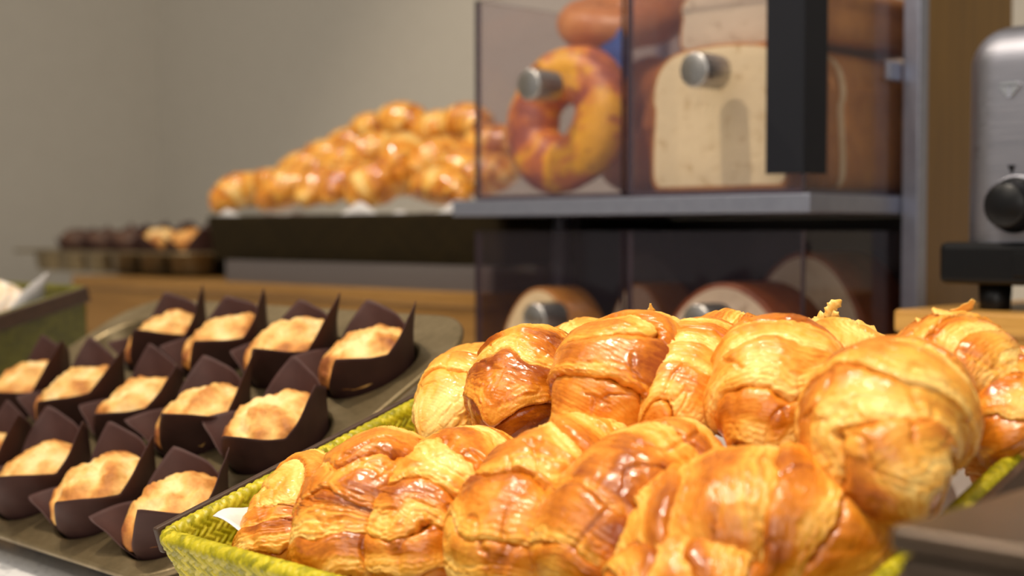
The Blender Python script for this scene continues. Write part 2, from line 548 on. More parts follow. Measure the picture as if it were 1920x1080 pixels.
def flake(parent, p, d, nrm, ln, wd, curl, rs, n=14, name='flake'):
    d = np.asarray(d, float); d = d - nrm * np.dot(d, nrm); d /= np.linalg.norm(d)
    w = np.cross(nrm, d)
    th = .0002
    V, bk = [], []
    pos = np.array(p, float); a = .15
    for i in range(n):
        t = i / (n - 1)
        ww = wd * (.35 + .65 * math.sin(PI * min(1, t * .75 + .15))) * (1 + .35 * rs.uniform(-1, 1)) * (1 if t < .85 else .6)
        nn = nrm * math.cos(a) - d * math.sin(a)
        dd = d * math.cos(a) + nrm * math.sin(a)
        off = w * wd * .15 * math.sin(t * 5 + ln * 900)
        for sgn in (-1, -.3, .3, 1):
            V.append(pos + off + w * ww * .5 * sgn + nn * (.12 * wd * (1 - sgn * sgn) + th)); bk.append(.05 + .3 * rs.rand())
        for sgn in (1, .3, -.3, -1):
            V.append(pos + off + w * ww * .5 * sgn + nn * (.12 * wd * (1 - sgn * sgn) - th)); bk.append(.1)
        pos = pos + dd * ln / n
        a += curl / n
    F = [tuple(r) for r in grid_faces(n, 8)]
    F += [tuple(range(8))[::-1], tuple((n - 1) * 8 + q for q in range(8))]
    return mesh_obj(name, V, F, M['croissant'], parent, True, {'bake': bk})


# ------------------------------------------------------------------ the woven baskets
def frame_axes(tilt):
    return np.array([1.0, 0, 0]), np.array([0, math.cos(tilt), math.sin(tilt)]), np.array([0, -math.sin(tilt), math.cos(tilt)])


def woven_basket(name, label, A, tilt, W, Ln, depth, m, thick=.008, inset=.012, res=.0008, sw=.0031, amp=.0012, side_strip=True, group=None):
    """A: near left corner of the rim; W along +x, Ln away from the viewer."""
    rot = (tilt, 0, 0)
    root = thing(name, label, 'basket', A, rot, group)
    cr = .010
    # closed path round the rim, corner radius cr
    def path(off):
        pts, nr = [], []
        x0, x1, y0, y1 = off, W - off, off, Ln - off
        cs = [((x0 + cr, y0 + cr), PI), ((x1 - cr, y0 + cr), 1.5 * PI), ((x1 - cr, y1 - cr), 0), ((x0 + cr, y1 - cr), .5 * PI)]
        return cs
    segs = []
    cs = path(0)
    per = []
    for q in range(4):
        (cx, cy), a0 = cs[q]
        (nx, ny), _ = cs[(q + 1) % 4]
        na = max(4, int(cr * PI / 2 / res))
        for i in range(na):
            a = a0 + PI / 2 * i / na
            per.append((cx + cr * math.cos(a), cy + cr * math.sin(a), math.cos(a), math.sin(a)))
        a = a0 + PI / 2
        sx, sy = cx + cr * math.cos(a), cy + cr * math.sin(a)
        ex, ey = nx + cr * math.cos(a), ny + cr * math.sin(a)
        nl = max(2, int(math.hypot(ex - sx, ey - sy) / res))
        for i in range(nl):
            t = i / nl
            per.append((sx + (ex - sx) * t, sy + (ey - sy) * t, math.cos(a), math.sin(a)))
    per = np.array(per)
    u = np.concatenate([[0], np.cumsum(np.hypot(np.diff(per[:, 0]), np.diff(per[:, 1])))])
    # cross section: (outward offset from the rim line, height, normal)
    hw = thick / 2
    prof = []
    nz = max(3, int(depth / res))
    for i in range(nz):
        t = i / nz
        prof.append((0 - inset * (1 - t), -depth + (depth - hw) * t, 1, 0))
    for i in range(11):
        a = PI * i / 10
        prof.append((-hw + hw * math.cos(a), -hw + hw * math.sin(a), math.cos(a), math.sin(a)))
    for i in range(nz):
        t = (i + 1) / nz
        prof.append((-thick - inset * t, -hw - (depth - hw - .004) * t, -1, 0))
    prof = np.array(prof)
    w = np.concatenate([[0], np.cumsum(np.hypot(np.diff(prof[:, 0]), np.diff(prof[:, 1])))])
    Ug, Wg = np.meshgrid(u, w, indexing='ij')
    p = (Ug + Wg) / (math.sqrt(2) * sw); q = (Ug * .62 - Wg) / (math.sqrt(2) * sw * .8)
    i = np.floor(p); j = np.floor(q); fp = p - i; fq = q - j
    topA = ((i - j) % 4) < 2
    phA = (((i - j) % 4) + (1 - fq)) / 2
    phB = ((((i - j) % 4) - 2) + fp) / 2
    acr = np.where(topA, 1 - np.abs(2 * fp - 1) ** 2.4, 1 - np.abs(2 * fq - 1) ** 2.4)
    along = np.where(topA, np.sin(PI * np.clip(phA, 0, 1)), np.sin(PI * np.clip(phB, 0, 1)))
    h = amp * (acr * .75 + .25 * along * acr)
    rnd = np.random.RandomState(5).rand(4096)
    strand = np.where(topA, rnd[(i.astype(int) * 37 + 11) % 4096], rnd[(j.astype(int) * 53 + 901) % 4096])
    o_ = prof[:, 0][None, :] + h * prof[:, 2][None, :]
    X = per[:, 0][:, None] + per[:, 2][:, None] * o_
    Y = per[:, 1][:, None] + per[:, 3][:, None] * o_
    Z = prof[:, 1][None, :] + h * prof[:, 3][None, :]
    V = np.stack([X, Y, Z], -1).reshape(-1, 3)
    F = grid_faces(len(per), len(prof), close_m=False, close_n=True)
    mesh_obj('woven_wall', V, F, m, root, True, {'strand': strand.ravel()})
    box('basket_floor', (inset - .001, inset - .001, -depth), (W - inset + .001, Ln - inset + .001, -depth + .004), m, root)
    if side_strip:  # dark brown strips along the outer side rims
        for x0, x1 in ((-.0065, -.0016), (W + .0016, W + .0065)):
            tag(box('edge_strip', (x0, .004, -.014), (x1, Ln - .004, .0004), M['side_strip'], root, .0012), 'dark brown strip')
    return root


def rect_sheet(name, label, cat, A, tilt, x0, x1, y0, y1, zf, seed, m, n=70, curl=.03, curl_w=.035, amp=.004, group=None, thick=.0004, corner=0, far=False):
    ex, ev, en = frame_axes(tilt)
    a = np.linspace(0, 1, n); X, Y = np.meshgrid(a, a, indexing='ij')
    px = x0 + (x1 - x0) * X; py = y0 + (y1 - y0) * Y
    d = np.minimum(np.minimum(px - x0, x1 - px), np.minimum(py - y0, y1 - py))
    wob = 1 + .5 * pnoise(px * 18, py * 18, 0, seed + 3)
    z = zf + curl * sstep(curl_w, 0, d) * wob
    z = z + amp * np.abs(pnoise(px * 26, py * 26, 0, seed)) * 2 * sstep(0, .02, curl_w * 1.6 - d)
    z = z + corner * sstep(.075, .0, np.hypot(px - (x1 if far else x0), py - (y1 if far else y0)))
    V = np.stack([px, py, z], -1).reshape(-1, 3)
    F = grid_faces(n, n, close_m=False)
    o = mesh_obj(name, V, F, m, None, True)
    o.location = A; o.rotation_euler = (tilt, 0, 0)
    md = o.modifiers.new('thickness', 'SOLIDIFY'); md.thickness = thick
    return tag(o, label, cat, group)


# main basket: rim corner found from the photograph, 17 degrees of tilt
TB = math.radians(17)
A0 = at_depth(285, 1000, .72)
EX, EV, EN = frame_axes(TB)
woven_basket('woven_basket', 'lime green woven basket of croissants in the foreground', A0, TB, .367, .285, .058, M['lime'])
rect_sheet('paper_liner', 'white greaseproof paper under the croissants in the lime green basket', 'paper', A0, TB, .0228, .3442, .0228, .2622, -.0525, 3, M['paper_white'], curl=.018, curl_w=.018, corner=.036)
# sloping stand that carries the back of the basket
def wedge(name, label, A, tilt, x0, x1, y0, y1, drop, m):
    ex, ev, en = frame_axes(tilt)
    P = []
    for y in (y0, y1):
        for x in (x0, x1):
            P.append(A + ex * x + ev * y - en * drop)
    V = P + [np.array([p[0], p[1], CT + .0002]) for p in P]
    c = np.mean(V, axis=0); c[2] = CT + .0002
    F = [(0, 1, 3, 2), (4, 6, 7, 5), (0, 4, 5, 1), (2, 3, 7, 6), (0, 2, 6, 4), (1, 5, 7, 3)]
    o = mesh_obj(name, [v - c for v in V], F, m, None, False)
    o.location = c
    return tag(o, label, 'stand')


wedge('sloping_stand', 'bamboo wedge under the foreground lime green basket', A0, TB, .03, .337, .06, .25, .0585, M['bamboo_h'])


def T(px, py, h):
    return on_plane(px, py, A0 + EN * h, EN)


G = 'croissants piled in the lime green basket'
CR = [
    # near row, from the left corner
    dict(k=[(532, 1090, -.028), (556, 1008, -.016), (592, 945, -.006), (645, 895, -.004)], R=.0255, seed=11, label='leftmost croissant at the corner of the green basket beside the white paper', layers=3.0, blunt=5.5, pale=.00),
    dict(k=[(640, 1125, -.026), (672, 1008, -.008), (716, 920, .006), (800, 862, .006)], R=.0285, seed=23, label='shiny croissant second from the left end of the front row', layers=2.6, blunt=5.5, pale=-.14),
    dict(k=[(764, 1120, -.026), (796, 1000, -.008), (858, 912, .004), (958, 848, .004)], R=.0270, seed=37, label='croissant third from the left in front row with a pale far end', layers=2.8, blunt=5.5, pale=-.02),
    dict(k=[(912, 1130, -.024), (966, 1010, -.004), (1052, 912, .006), (1180, 834, .004)], R=.0280, seed=41, label='croissant fourth from the left in front row with a dark open fold', layers=3.2, blunt=5.5, pale=.02),
    dict(k=[(1060, 1130, -.020), (1135, 1010, .000), (1222, 915, .010), (1312, 858, .004)], R=.0285, seed=59, label='croissant with a smooth amber shoulder behind the big blurred one', layers=2.6, blunt=5.5, pale=-.08),
    dict(k=[(1200, 1165, -.028), (1300, 1052, -.006), (1430, 998, .004), (1555, 1022, -.004), (1630, 1115, -.028)], R=.0325, seed=67, label='large blurred croissant lying crosswise at the front of the basket', layers=3.8, blunt=5.5, pale=.04),
    dict(k=[(1170, 1200, -.022), (1255, 1130, -.010), (1360, 1118, -.008), (1465, 1175, -.022)], R=.0240, seed=71, label='croissant cut off by the bottom edge of the photo', layers=2.6, blunt=5.5, pale=-.04),
    # second row
    dict(k=[(802, 845, -.006), (842, 785, .004), (898, 735, .006), (975, 700, -.004)], R=.0260, seed=83, label='pale croissant at the left edge behind the front row', layers=2.8, pale=.14),
    dict(k=[(925, 830, .004), (958, 765, .016), (1000, 712, .022), (1055, 675, .018)], R=.0265, seed=97, label='dark glossy croissant in the second row with a bright highlight', layers=2.2, pale=-.22),
    dict(k=[(1082, 845, .006), (1126, 768, .022), (1182, 706, .030), (1236, 672, .024)], R=.0300, seed=101, label='tall croissant in the second row peaking with an upright crumb', layers=3.2, pale=-.02),
    dict(k=[(1250, 840, .006), (1268, 770, .020), (1308, 705, .024), (1372, 668, .018)], R=.0260, seed=113, label='flaky croissant in the middle of the second row with fine ridges', layers=4.0, pale=.0),
    dict(k=[(1435, 878, .004), (1450, 783, .020), (1465, 714, .026), (1508, 676, .020)], R=.0290, seed=127, label='croissant with a pale open middle left of the biggest one', layers=2.8, pale=.06),
    dict(k=[(1750, 965, .008), (1692, 905, .020), (1655, 832, .029), (1675, 768, .031), (1745, 728, .022)], R=.0300, seed=133, label='biggest croissant with a wide pale band at the right', layers=2.6, pale=.05),
    # far side of the pile
    dict(k=[(1040, 690, .006), (1080, 675, .014), (1125, 672, .010), (1165, 682, .000)], R=.0225, seed=139, label='croissant mostly hidden behind the tall peaked one', layers=2.6, pale=.12),
    dict(k=[(1485, 725, .004), (1540, 700, .016), (1595, 694, .018), (1660, 716, .006)], R=.0235, seed=149, label='pale croissant at the back with a thin flake curling upright', layers=3.0, pale=.12, flakes=3),
    dict(k=[(1690, 730, .010), (1755, 700, .020), (1830, 715, .020), (1890, 770, .008)], R=.0250, seed=151, label='torn flaky croissant behind the biggest one at the far right', layers=3.4, pale=.06, flakes=4),
    dict(k=[(1862, 880, -.010), (1884, 815, .004), (1902, 765, .008), (1925, 720, -.002)], R=.0220, seed=163, label='brown ragged croissant end against the right edge of the photo', layers=3.2, pale=-.06, flakes=3),
    dict(k=[(1838, 925, -.030), (1866, 885, -.022), (1900, 846, -.020), (1936, 816, -.026)], R=.0180, seed=173, label='small croissant lying along the right rim of the green basket', layers=2.8, pale=.02),
    dict(k=[(1310, 690, .008), (1345, 672, .018), (1395, 672, .018), (1440, 688, .008)], R=.0225, seed=181, label='brown flaky croissant at the back between two taller ones', layers=3.6, pale=-.06, flakes=2),
]
M['canister'] = simple('dark_brown_metal', S((92, 76, 62)), .38, .5, nscale=14, ncol=S((74, 60, 46)))
for c in CR:
    ctrl = [T(*q) for q in c['k']]
    kw = {q: v for q, v in c.items() if q not in ('k', 'R', 'seed', 'label')}
    c['o'] = croissant('croissant', c['label'], 'croissant', ctrl, c['R'], EN * .8 + np.array([0, 0, .4]), c['seed'], group=G, **kw)

# the two flakes that stand up against the dark cabinet
def pixel_flake(o, px, py, h, d, ln, wd, curl, seed):
    p = T(px, py, h) - np.array(o.location)
    flake(o, p, np.array(d, float), -FW0, ln, wd, curl, np.random.RandomState(seed))


pixel_flake(CR[9]['o'], 1219, 600, .04, UP0 + RGT * .05, .010, .0035, .2, 1)
pixel_flake(CR[14]['o'], 1490, 628, .028, RGT * 1.0 + UP0 * .2, .024, .009, .2, 2)
pixel_flake(CR[14]['o'], 1515, 606, .030, RGT * .9 + UP0 * .25, .018, .008, .5, 3)
pixel_flake(CR[14]['o'], 1548, 596, .032, RGT * .6 + UP0 * .8, .013, .0065, -.5, 5)
pixel_flake(CR[14]['o'], 1560, 618, .030, RGT * 1.0 - UP0 * .12, .028, .011, .1, 4)
pixel_flake(CR[15]['o'], 1690, 650, .030, RGT * 1.0 - UP0 * .1, .026, .010, .2, 6)
pixel_flake(CR[15]['o'], 1785, 655, .030, RGT * 1.0 - UP0 * .3, .024, .011, .3, 7)
pixel_flake(CR[16]['o'], 1870, 690, .020, RGT * .8 + UP0 * .5, .020, .009, .4, 8)
pixel_flake(CR[16]['o'], 1885, 715, .020, RGT * .9 - UP0 * .2, .018, .009, .3, 9)

# ------------------------------------------------------------------ the muffin tin and muffins
TT = math.radians(29)
TX, TV, TN = frame_axes(TT)
PU, PV = .0825, .085
O0 = at_depth(307, 925, .85)                     # cake height of the near right muffin
FL = -.021                                       # flange plane below that height
NC, NR = 5, 3
CUP_R, CUP_B, CUP_H = .0355, .027, .034


def rounded_rect(x0, x1, y0, y1, r, n=10):
    pts = []
    for cx, cy, a0 in ((x1 - r, y0 + r, -PI / 2), (x1 - r, y1 - r, 0), (x0 + r, y1 - r, PI / 2), (x0 + r, y0 + r, PI)):
        for i in range(n + 1):
            a = a0 + PI / 2 * i / n
            pts.append((cx + r * math.cos(a), cy + r * math.sin(a)))
    return pts


def muffin_tin(label, origin, tilt, nc, nr, pu, pv, mx0, mx1, my0, my1, rc, group=None):
    """origin: centre of the near right cup at flange level, columns run to -x."""
    root = thing('muffin_tin', label, 'tin', origin, (tilt, 0, 0), group)
    x0, x1, y0, y1 = -(nc - 1) * pu - mx0, mx1, -my0, (nr - 1) * pv + my1
    bm = bmesh.new()
    out = [bm.verts.new((x, y, 0)) for x, y in rounded_rect(x0, x1, y0, y1, rc)]
    es = [bm.edges.new((out[i], out[(i + 1) % len(out)])) for i in range(len(out))]
    for i in range(nc):
        for j in range(nr):
            vs = [bm.verts.new((-i * pu + (CUP_R + .002) * math.cos(a), j * pv + (CUP_R + .002) * math.sin(a), 0)) for a in np.linspace(0, 2 * PI, 36, endpoint=False)]
            es += [bm.edges.new((vs[q], vs[(q + 1) % 36])) for q in range(36)]
    bmesh.ops.triangle_fill(bm, use_beauty=True, use_dissolve=False, edges=es)
    # rolled rim
    prev = out
    for dx, dz in ((.0018, .0006), (.0032, -.0006), (.0036, -.0024), (.0028, -.004), (.0012, -.0044)):
        ring = []
        cxm, cym = (x0 + x1) / 2, (y0 + y1) / 2
        pts = rounded_rect(x0 - dx, x1 + dx, y0 - dx, y1 + dx, rc + dx)
        ring = [bm.verts.new((x, y, dz)) for x, y in pts]
        for i in range(len(ring)):
            bm.faces.new((prev[i], ring[i], ring[(i + 1) % len(ring)], prev[(i + 1) % len(ring)]))
        prev = ring
    bmesh.ops.recalc_face_normals(bm, faces=bm.faces)
    fl = bm_obj('flange', bm, M['tin'], root, False)
    for p in fl.data.polygons: p.use_smooth = abs(p.normal.z) < .97
    prof = [(CUP_R + .0022, 0.0), (CUP_R + .0005, -.0007), (CUP_R - .0008, -.003), (CUP_B + .003, -CUP_H + .004), (CUP_B, -CUP_H + .0008), (CUP_B - .004, -CUP_H), (.0005, -CUP_H)]
    first = None
    for i in range(nc):
        for j in range(nr):
            if first is None:
                first = lathe('cup', prof, M['tin'], root, 36); cobj = first
            else:
                cobj = first.copy(); C.objects.link(cobj); cobj.parent = root
            cobj.location = (-i * pu, j * pv, 0)
    return root


tin_o = O0 + TN * FL
muffin_tin('brown metal muffin tin tilted up beside the lime green basket', tin_o, TT, NC, NR, PU, PV, .052, .052, .046, .066, .045)
wedge('sloping_stand', 'bamboo wedge under the tilted foreground muffin tin', tin_o, TT, -.30, .0, .03, .17, CUP_H + .001, M['bamboo_h'])


def muffin(label, pos, rot, seed, spin, a=.0705, cake='cake', group=None, cake_h=.047, tiltc=0, flare=.34, nth=128, nr=26, sz=1.0, rb=.0258):
    """a tulip paper pressed from a square sheet round a domed cake; origin at the paper's base"""
    rs = np.random.RandomState(seed)
    root = thing('muffin', label, 'muffin', pos, rot, group)
    th = np.linspace(0, 2 * PI, nth, endpoint=False)
    ph = (th - spin) % (2 * PI)
    # height of the paper edge: corner, dip, corner, dip ... with straight edges between, as on a folded square
    hs = np.array([.0735, .053, .076, .046, .068, .042, .058, .031]) * a / .0705 * rs.uniform(.92, 1.08, 8)
    e8 = np.interp(ph, np.arange(9) * PI / 4, np.append(hs, hs[0]))
    q4 = np.floor(((ph + PI / 4) % (2 * PI)) / (PI / 2)).astype(int) % 4
    cw = np.abs(np.cos(2 * ph)) * (np.cos(4 * (ph)) * .5 + .5)
    cf = np.array([-.02, .02, .03, .16]) + rs.uniform(-.05, .06, 4)
    V = np.zeros((nr, nth, 3))
    for i in range(nr):
        t = i / (nr - 1)
        if t < .2:
            r = rb * (t / .2) * np.ones(nth); z = np.zeros(nth)
        else:
            w = (t - .2) / .8
            ext = e8 * w
            lean = np.arctan(.15 + .10 * (ext / .05)) + cf[q4] * cw * np.clip((ext - .030) / .04, 0, 1)
            r = rb + ext * np.sin(lean) ; z = ext * np.cos(lean)
            r = r * (1 + (.035 * (1 - cw) + .012 * np.cos(12 * ph)) * np.clip((ext - .01) / .03, 0, 1))
        V[i, :, 0] = r * np.cos(th); V[i, :, 1] = r * np.sin(th); V[i, :, 2] = z
    pc = mesh_obj('paper_cup', V.reshape(-1, 3) * sz, grid_faces(nr, nth), M['paper_brown'], root, True)
    md = pc.modifiers.new('thickness', 'SOLIDIFY'); md.thickness = .0004; md.offset = -1
    # cake
    n1, n2 = 40, 72
    rr = np.linspace(.001, 1, n1)[:, None]; tt = np.linspace(0, 2 * PI, n2, endpoint=False)[None, :]
    Rt = rb + cake_h * .18 + .0010
    X = rr * np.cos(tt) * Rt; Y = rr * np.sin(tt) * Rt
    dome = .0150 * (1 - rr ** 2.2) * np.ones_like(tt)
    crk = pnoise(X * 70, Y * 70, seed, seed + 1); fine = pnoise(X * 320, Y * 320, seed, seed + 2)
    Z = cake_h + dome + .0042 * crk + .0022 * pnoise(X * 160, Y * 160, seed, seed + 8) + .0011 * fine - .004 * sstep(.9, 1, rr) + tiltc * Y
    bake = .32 + .50 * rr ** 3 + .55 * crk + .40 * pnoise(X * 40, Y * 40, 5, seed + 3)
    body = np.stack([X, Y, Z], -1)
    rings = [body]
    bks = [bake + 0 * tt]
    for zz, rfac in ((.75, .97), (.4, .93), (.04, .86)):
        rl = (rb + cake_h * zz * .17 - .0018)
        ring = np.stack([rl * np.cos(tt), rl * np.sin(tt), np.full_like(tt, cake_h * zz)], -1)
        rings.append(ring); bks.append(np.full_like(tt, .7))
    body = np.concatenate(rings, 0); bks = np.concatenate(bks, 0)
    mesh_obj('cake', body.reshape(-1, 3) * sz, grid_faces(body.shape[0], n2), M[cake], root, True, {'bake': bks.ravel()})
    return root


ML = {(0, 0): 'muffin at the near corner of the tilted tin, beside the green basket corner',
      (1, 0): 'second muffin from the right in the near row of the tilted tin',
      (2, 0): 'third muffin from the right in the near row of the tilted tin',
      (3, 0): 'muffin cut off by the left photo edge in the near row',
      (0, 1): 'crusty muffin at the right end of the middle row of the tilted tin',
      (1, 1): 'second muffin from the right in the middle row, with a dark berry spot',
      (2, 1): 'third muffin from the right in the middle row of the tilted tin',
      (3, 1): 'fourth muffin from the right in the middle row, just below the olive basket',
      (4, 1): 'shadowed muffin at the left photo edge in the middle row',
      (0, 2): 'muffin at the far right corner of the tilted tin with a tall paper spike',
      (1, 2): 'second muffin from the right in the far row of the tilted tin',
      (2, 2): 'third muffin from the right in the far row, half hidden by paper',
      (3, 2): 'leftmost muffin in the far row of the tilted tin'}
SPR = np.random.RandomState(77)
for q, ((i, j), lab) in enumerate(ML.items()):
    p = tin_o + TX * (-i * PU) + TV * (j * PV) + TN * (-CUP_H + .0012)
    muffin(lab, p, (TT, 0, 0), 300 + q * 7, math.radians(-58) + SPR.uniform(-.22, .22), group='muffins in the tilted tin', a=.0705 + .0015 * (q % 3 - 1), cake_h=.0440 + .0015 * ((q * 5) % 3 - 1))

# ------------------------------------------------------------------ basket at the left edge
TL = math.radians(15)
L1 = on_plane(165, 535, np.array([-1.215, 0, 0.0]), np.array([1.0, 0, 0]))      # far right rim corner
lex, lev, len_ = frame_axes(TL)
LA = L1 - lev * .29 - lex * .34
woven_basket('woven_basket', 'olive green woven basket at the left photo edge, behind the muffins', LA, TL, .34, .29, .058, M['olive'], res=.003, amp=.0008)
rect_sheet('paper_liner', 'white paper sticking out of the olive basket at the left edge', 'paper', LA, TL, .0225, .3175, .0225, .2675, -.05, 8, M['paper_white'], curl=.030, curl_w=.012, n=60, corner=.036, far=True)
wedge('sloping_stand', 'bamboo wedge under the olive basket at the left edge', LA, TL, .03, .31, .03, .26, .0585, M['bamboo_h'])
ic = on_plane(4, 566, np.array([-1.30, 0, 0.0]), np.array([1.0, 0, 0]))
pm = pastry_material('iced_roll_crust', S((250, 240, 228)), S((240, 214, 180)), S((206, 140, 80)), S((150, 80, 30)))
croissant('iced_roll', 'white iced roll in the olive basket at the left edge', 'pastry', [ic + RGT * q + np.array([0, 0, z]) for q, z in ((-.060, -.010), (-.02, .0), (.004, .0), (.026, -.008))], .021, UP0, 501, 2.2, pm, res=(90, 60), pale=.35, step=.08, lump=.03)

# ------------------------------------------------------------------ bamboo riser with the back tin and back basket
RZ = CZ - .065
M['bamboo_shaded'] = bamboo('bamboo_riser_grain', S((112, 78, 34)), S((136, 98, 46)), S((154, 114, 60)), (3, 40, 60))  # the riser's shade is put into a darker bamboo colour
rz = thing('bamboo_riser', 'long bamboo riser box behind the tilted muffin tin', 'riser', (-1.486, 1.26, CT))
box('top_board', (-.425, -.232, RZ - CT - .016), (.425, .24, RZ - CT), M['bamboo_shaded'], rz, .002)
box('front_board', (-.42, -.228, .0), (.42, -.212, RZ - CT - .0165), M['bamboo_shaded'], rz)
box('end_board', (-.42, -.2115, .0), (-.404, .236, RZ - CT - .0165), M['bamboo_shaded'], rz)
box('end_board', (.404, -.2115, .0), (.42, .236, RZ - CT - .0165), M['bamboo_shaded'], rz)
# clear stand
st = thing('acrylic_stand', 'low clear acrylic stand under the dark brown basket', 'stand', (-1.305, 1.17, RZ))
box('top_sheet', (-.245, -.12, .0225), (.245, .13, .0275), M['acrylic_frost'], st, edge=M['acrylic_frost'])
for x in (-.245, .239): box('side_sheet', (x, -.12, 0), (x + .006, .13, .0222), M['acrylic_frost'], st)
box('front_sheet', (-.2385, -.12, 0), (.2385, -.1155, .0222), M['acrylic_frost'], st)
# dark basket
BB = np.array([-1.605, 1.055, CZ + .0195])
woven_basket('woven_basket', 'dark brown woven basket of glossy rolls on the clear stand', BB, 0, .555, .25, .0565, M['black_weave'], res=.004, amp=.0005, inset=.010, side_strip=False)
rect_sheet('paper_liner', 'white paper lining the dark brown basket of glossy rolls', 'paper', BB, 0, .013, .542, .0125, .2375, -.050, 14, M['paper_white'], curl=.050, curl_w=.012, n=60, amp=.0015)
BR = [  # px, py, y, radius, half length, heading (degrees from +x), label
    (448, 360, 1.10, .024, .040, 70, 'lowest glossy roll at the left end of the dark brown basket'),
    (497, 352, 1.15, .024, .040, 60, 'glossy roll peeping between the two leftmost rolls of the dark basket'),
    (540, 355, 1.10, .026, .044, 60, 'second glossy roll from the left along the front of the dark basket'),
    (565, 318, 1.17, .024, .044, 20, 'glossy roll on the second tier above the left end of the pile'),
    (612, 345, 1.10, .023, .040, 85, 'upright glossy roll with a white highlight at the front of the pile'),
    (655, 340, 1.10, .021, .040, 85, 'slim upright glossy roll right of the highlighted one'),
    (712, 345, 1.10, .028, .042, 65, 'round glossy roll with a dark hollow at the front of the pile'),
    (820, 352, 1.10, .023, .055, -14, 'long glossy roll lying at the right front of the dark basket'),
    (604, 296, 1.20, .024, .042, 20, 'glossy roll on the third step of the left slope of the pile'),
    (648, 274, 1.22, .024, .042, 20, 'glossy roll on the fourth step of the left slope of the pile'),
    (645, 305, 1.15, .023, .040, 40, 'glossy roll in the middle of the left slope of the pile'),
    (692, 244, 1.23, .023, .040, 10, 'glossy roll just left of the topmost one'),
    (745, 232, 1.22, .027, .044, 10, 'topmost glossy roll of the pile in the dark basket'),
    (700, 288, 1.16, .025, .042, 60, 'glossy roll below the peak of the pile'),
    (765, 292, 1.15, .026, .042, 110, 'glossy roll in the centre of the pile right of the peak'),
    (818, 248, 1.22, .026, .042, 20, 'glossy roll on the top tier right of the peak'),
    (866, 234, 1.22, .026, .042, 0, 'glossy roll on the top tier nearest the bread bins'),
    (820, 300, 1.16, .025, .042, 70, 'glossy roll in the middle tier near the bread bins'),
    (855, 322, 1.12, .025, .044, -20, 'glossy roll over the long one beside the bread bins'),
    (770, 335, 1.14, .023, .040, 30, 'glossy roll tucked behind the round one with a hollow'),
    (905, 330, 1.13, .025, .042, 30, 'glossy roll at the right end of the dark basket behind the bin'),
    (915, 275, 1.17, .025, .042, 30, 'glossy roll high at the right end, seen through the clear bin'),
]
for q, (px, py, y, r, hl, hd, lab) in enumerate(BR):
    c = on_y(px, py, y)
    c[2] = max(c[2], CZ + .0195 - .048 + r)
    c[0] = min(c[0], -1.056 - .02 - .3 * hl)
    hd = math.radians(hd)
    d = np.array([math.cos(hd), math.sin(hd) * .55, math.sin(hd) * .30])
    d /= np.linalg.norm(d)
    sd = np.array([-d[1], d[0], 0])
    ct = [c - d * hl + np.array([0, 0, -.006]), c - d * hl * .4 + sd * .006, c + d * hl * .4 + sd * .006, c + d * hl + np.array([0, 0, -.006])]
    croissant('glazed_roll', lab, 'roll', ct, r * 1.10, UP0, 600 + q * 3, 2.2, M['brioche'], 'glossy rolls in the dark basket', (84, 60), step=.05, lump=.022, pale=-.06, stri=.15)

# back tin, level, with its muffins
CUP_R, CUP_B, CUP_H = .034, .026, .034
BT = np.array([-1.735, 1.12, RZ + .0352])
muffin_tin('brown metal muffin tin on the far left of the bamboo riser', BT, 0, 6, 3, .079, .079, .06, .05, .05, .05, .03)
BM = [(0, 0, 'cake', 'far muffin nearest the dark basket, pale cake showing', .04), (1, 0, 'cake', 'second far muffin from the dark basket, pale cake showing', .9),
      (2, 0, 'choc_cake', 'third far muffin from the dark basket, dark cake', .3), (3, 0, 'choc_cake', 'fourth far muffin from the dark basket, dark cake', .7),
      (4, 0, 'choc_cake', 'leftmost far muffin in the front row of the back tin', .5),
      (0, 1, 'choc_cake', 'far muffin in the second row of the back tin nearest the basket', .2), (1, 1, 'choc_cake', 'second far muffin from the basket in the back tin second row', .6),
      (2, 1, 'choc_cake', 'third far muffin from the basket in the back tin second row', .1), (3, 1, 'choc_cake', 'fourth far muffin from the basket in the back tin second row', .45)]
for q, (i, j, ck, lab, sp) in enumerate(BM):
    muffin(lab, BT + np.array([-i * .079, j * .079, -CUP_H + .0012]), (0, 0, 0), 800 + q, (sp - .5) * .5, a=.075 if i < 3 else .071, cake=ck, group='muffins in the far tin', cake_h=.050, nth=48, nr=16, rb=.0225)

# ------------------------------------------------------------------ the bread cabinet
YF = .988
cab = thing('bread_cabinet', 'metal and bamboo bread cabinet holding four clear bins', 'cabinet', (-.83, 1.15, CT))
co = np.array([-.83, 1.15, CT])


def cbox(name, a, b, m, bev=0, edge=None):
    return box(name, np.array(a) - co, np.array(b) - co, m, cab, bev, edge=edge)


SHZ = CZ + .015
cbox('shelf', (-1.056, YF, SHZ), (-.6345, 1.33, SHZ + .0155), M['alu'], .001)
cbox('post', (-.634, 1.134, CT + .0002), (-.618, 1.150, CZ + .42), M['alu'], .001)
cbox('post', (-1.056, 1.134, CT + .0002), (-1.040, 1.150, SHZ - .0003), M['alu'], .001)
cbox('bamboo_side', (-.634, 1.1505, CT + .0002), (-.620, 1.315, CZ + .42), M['bamboo_board'])
cbox('peg', (-.6400, 1.112, CZ + .131), (-.6345, 1.1335, CZ + .147), M['alu'], .001)
cbox('base_board', (-1.0395, YF + .004, CT + .0002), (-.6345, 1.33, CT + .022), M['dark_panel'])
cbox('back_panel', (-1.056, 1.316, CT + .0223), (-.6345, 1.33, SHZ - .0003), M['dark_panel'])
cbox('side_panel', (-1.0395, 1.152, CT + .0223), (-1.030, 1.315, SHZ - .0003), M['dark_panel'])
cbox('top_sheet', (-1.056, YF + .012, CZ + .262), (-.6345, 1.33, CZ + .267), M['acrylic'], edge=M['acrylic_edge'])
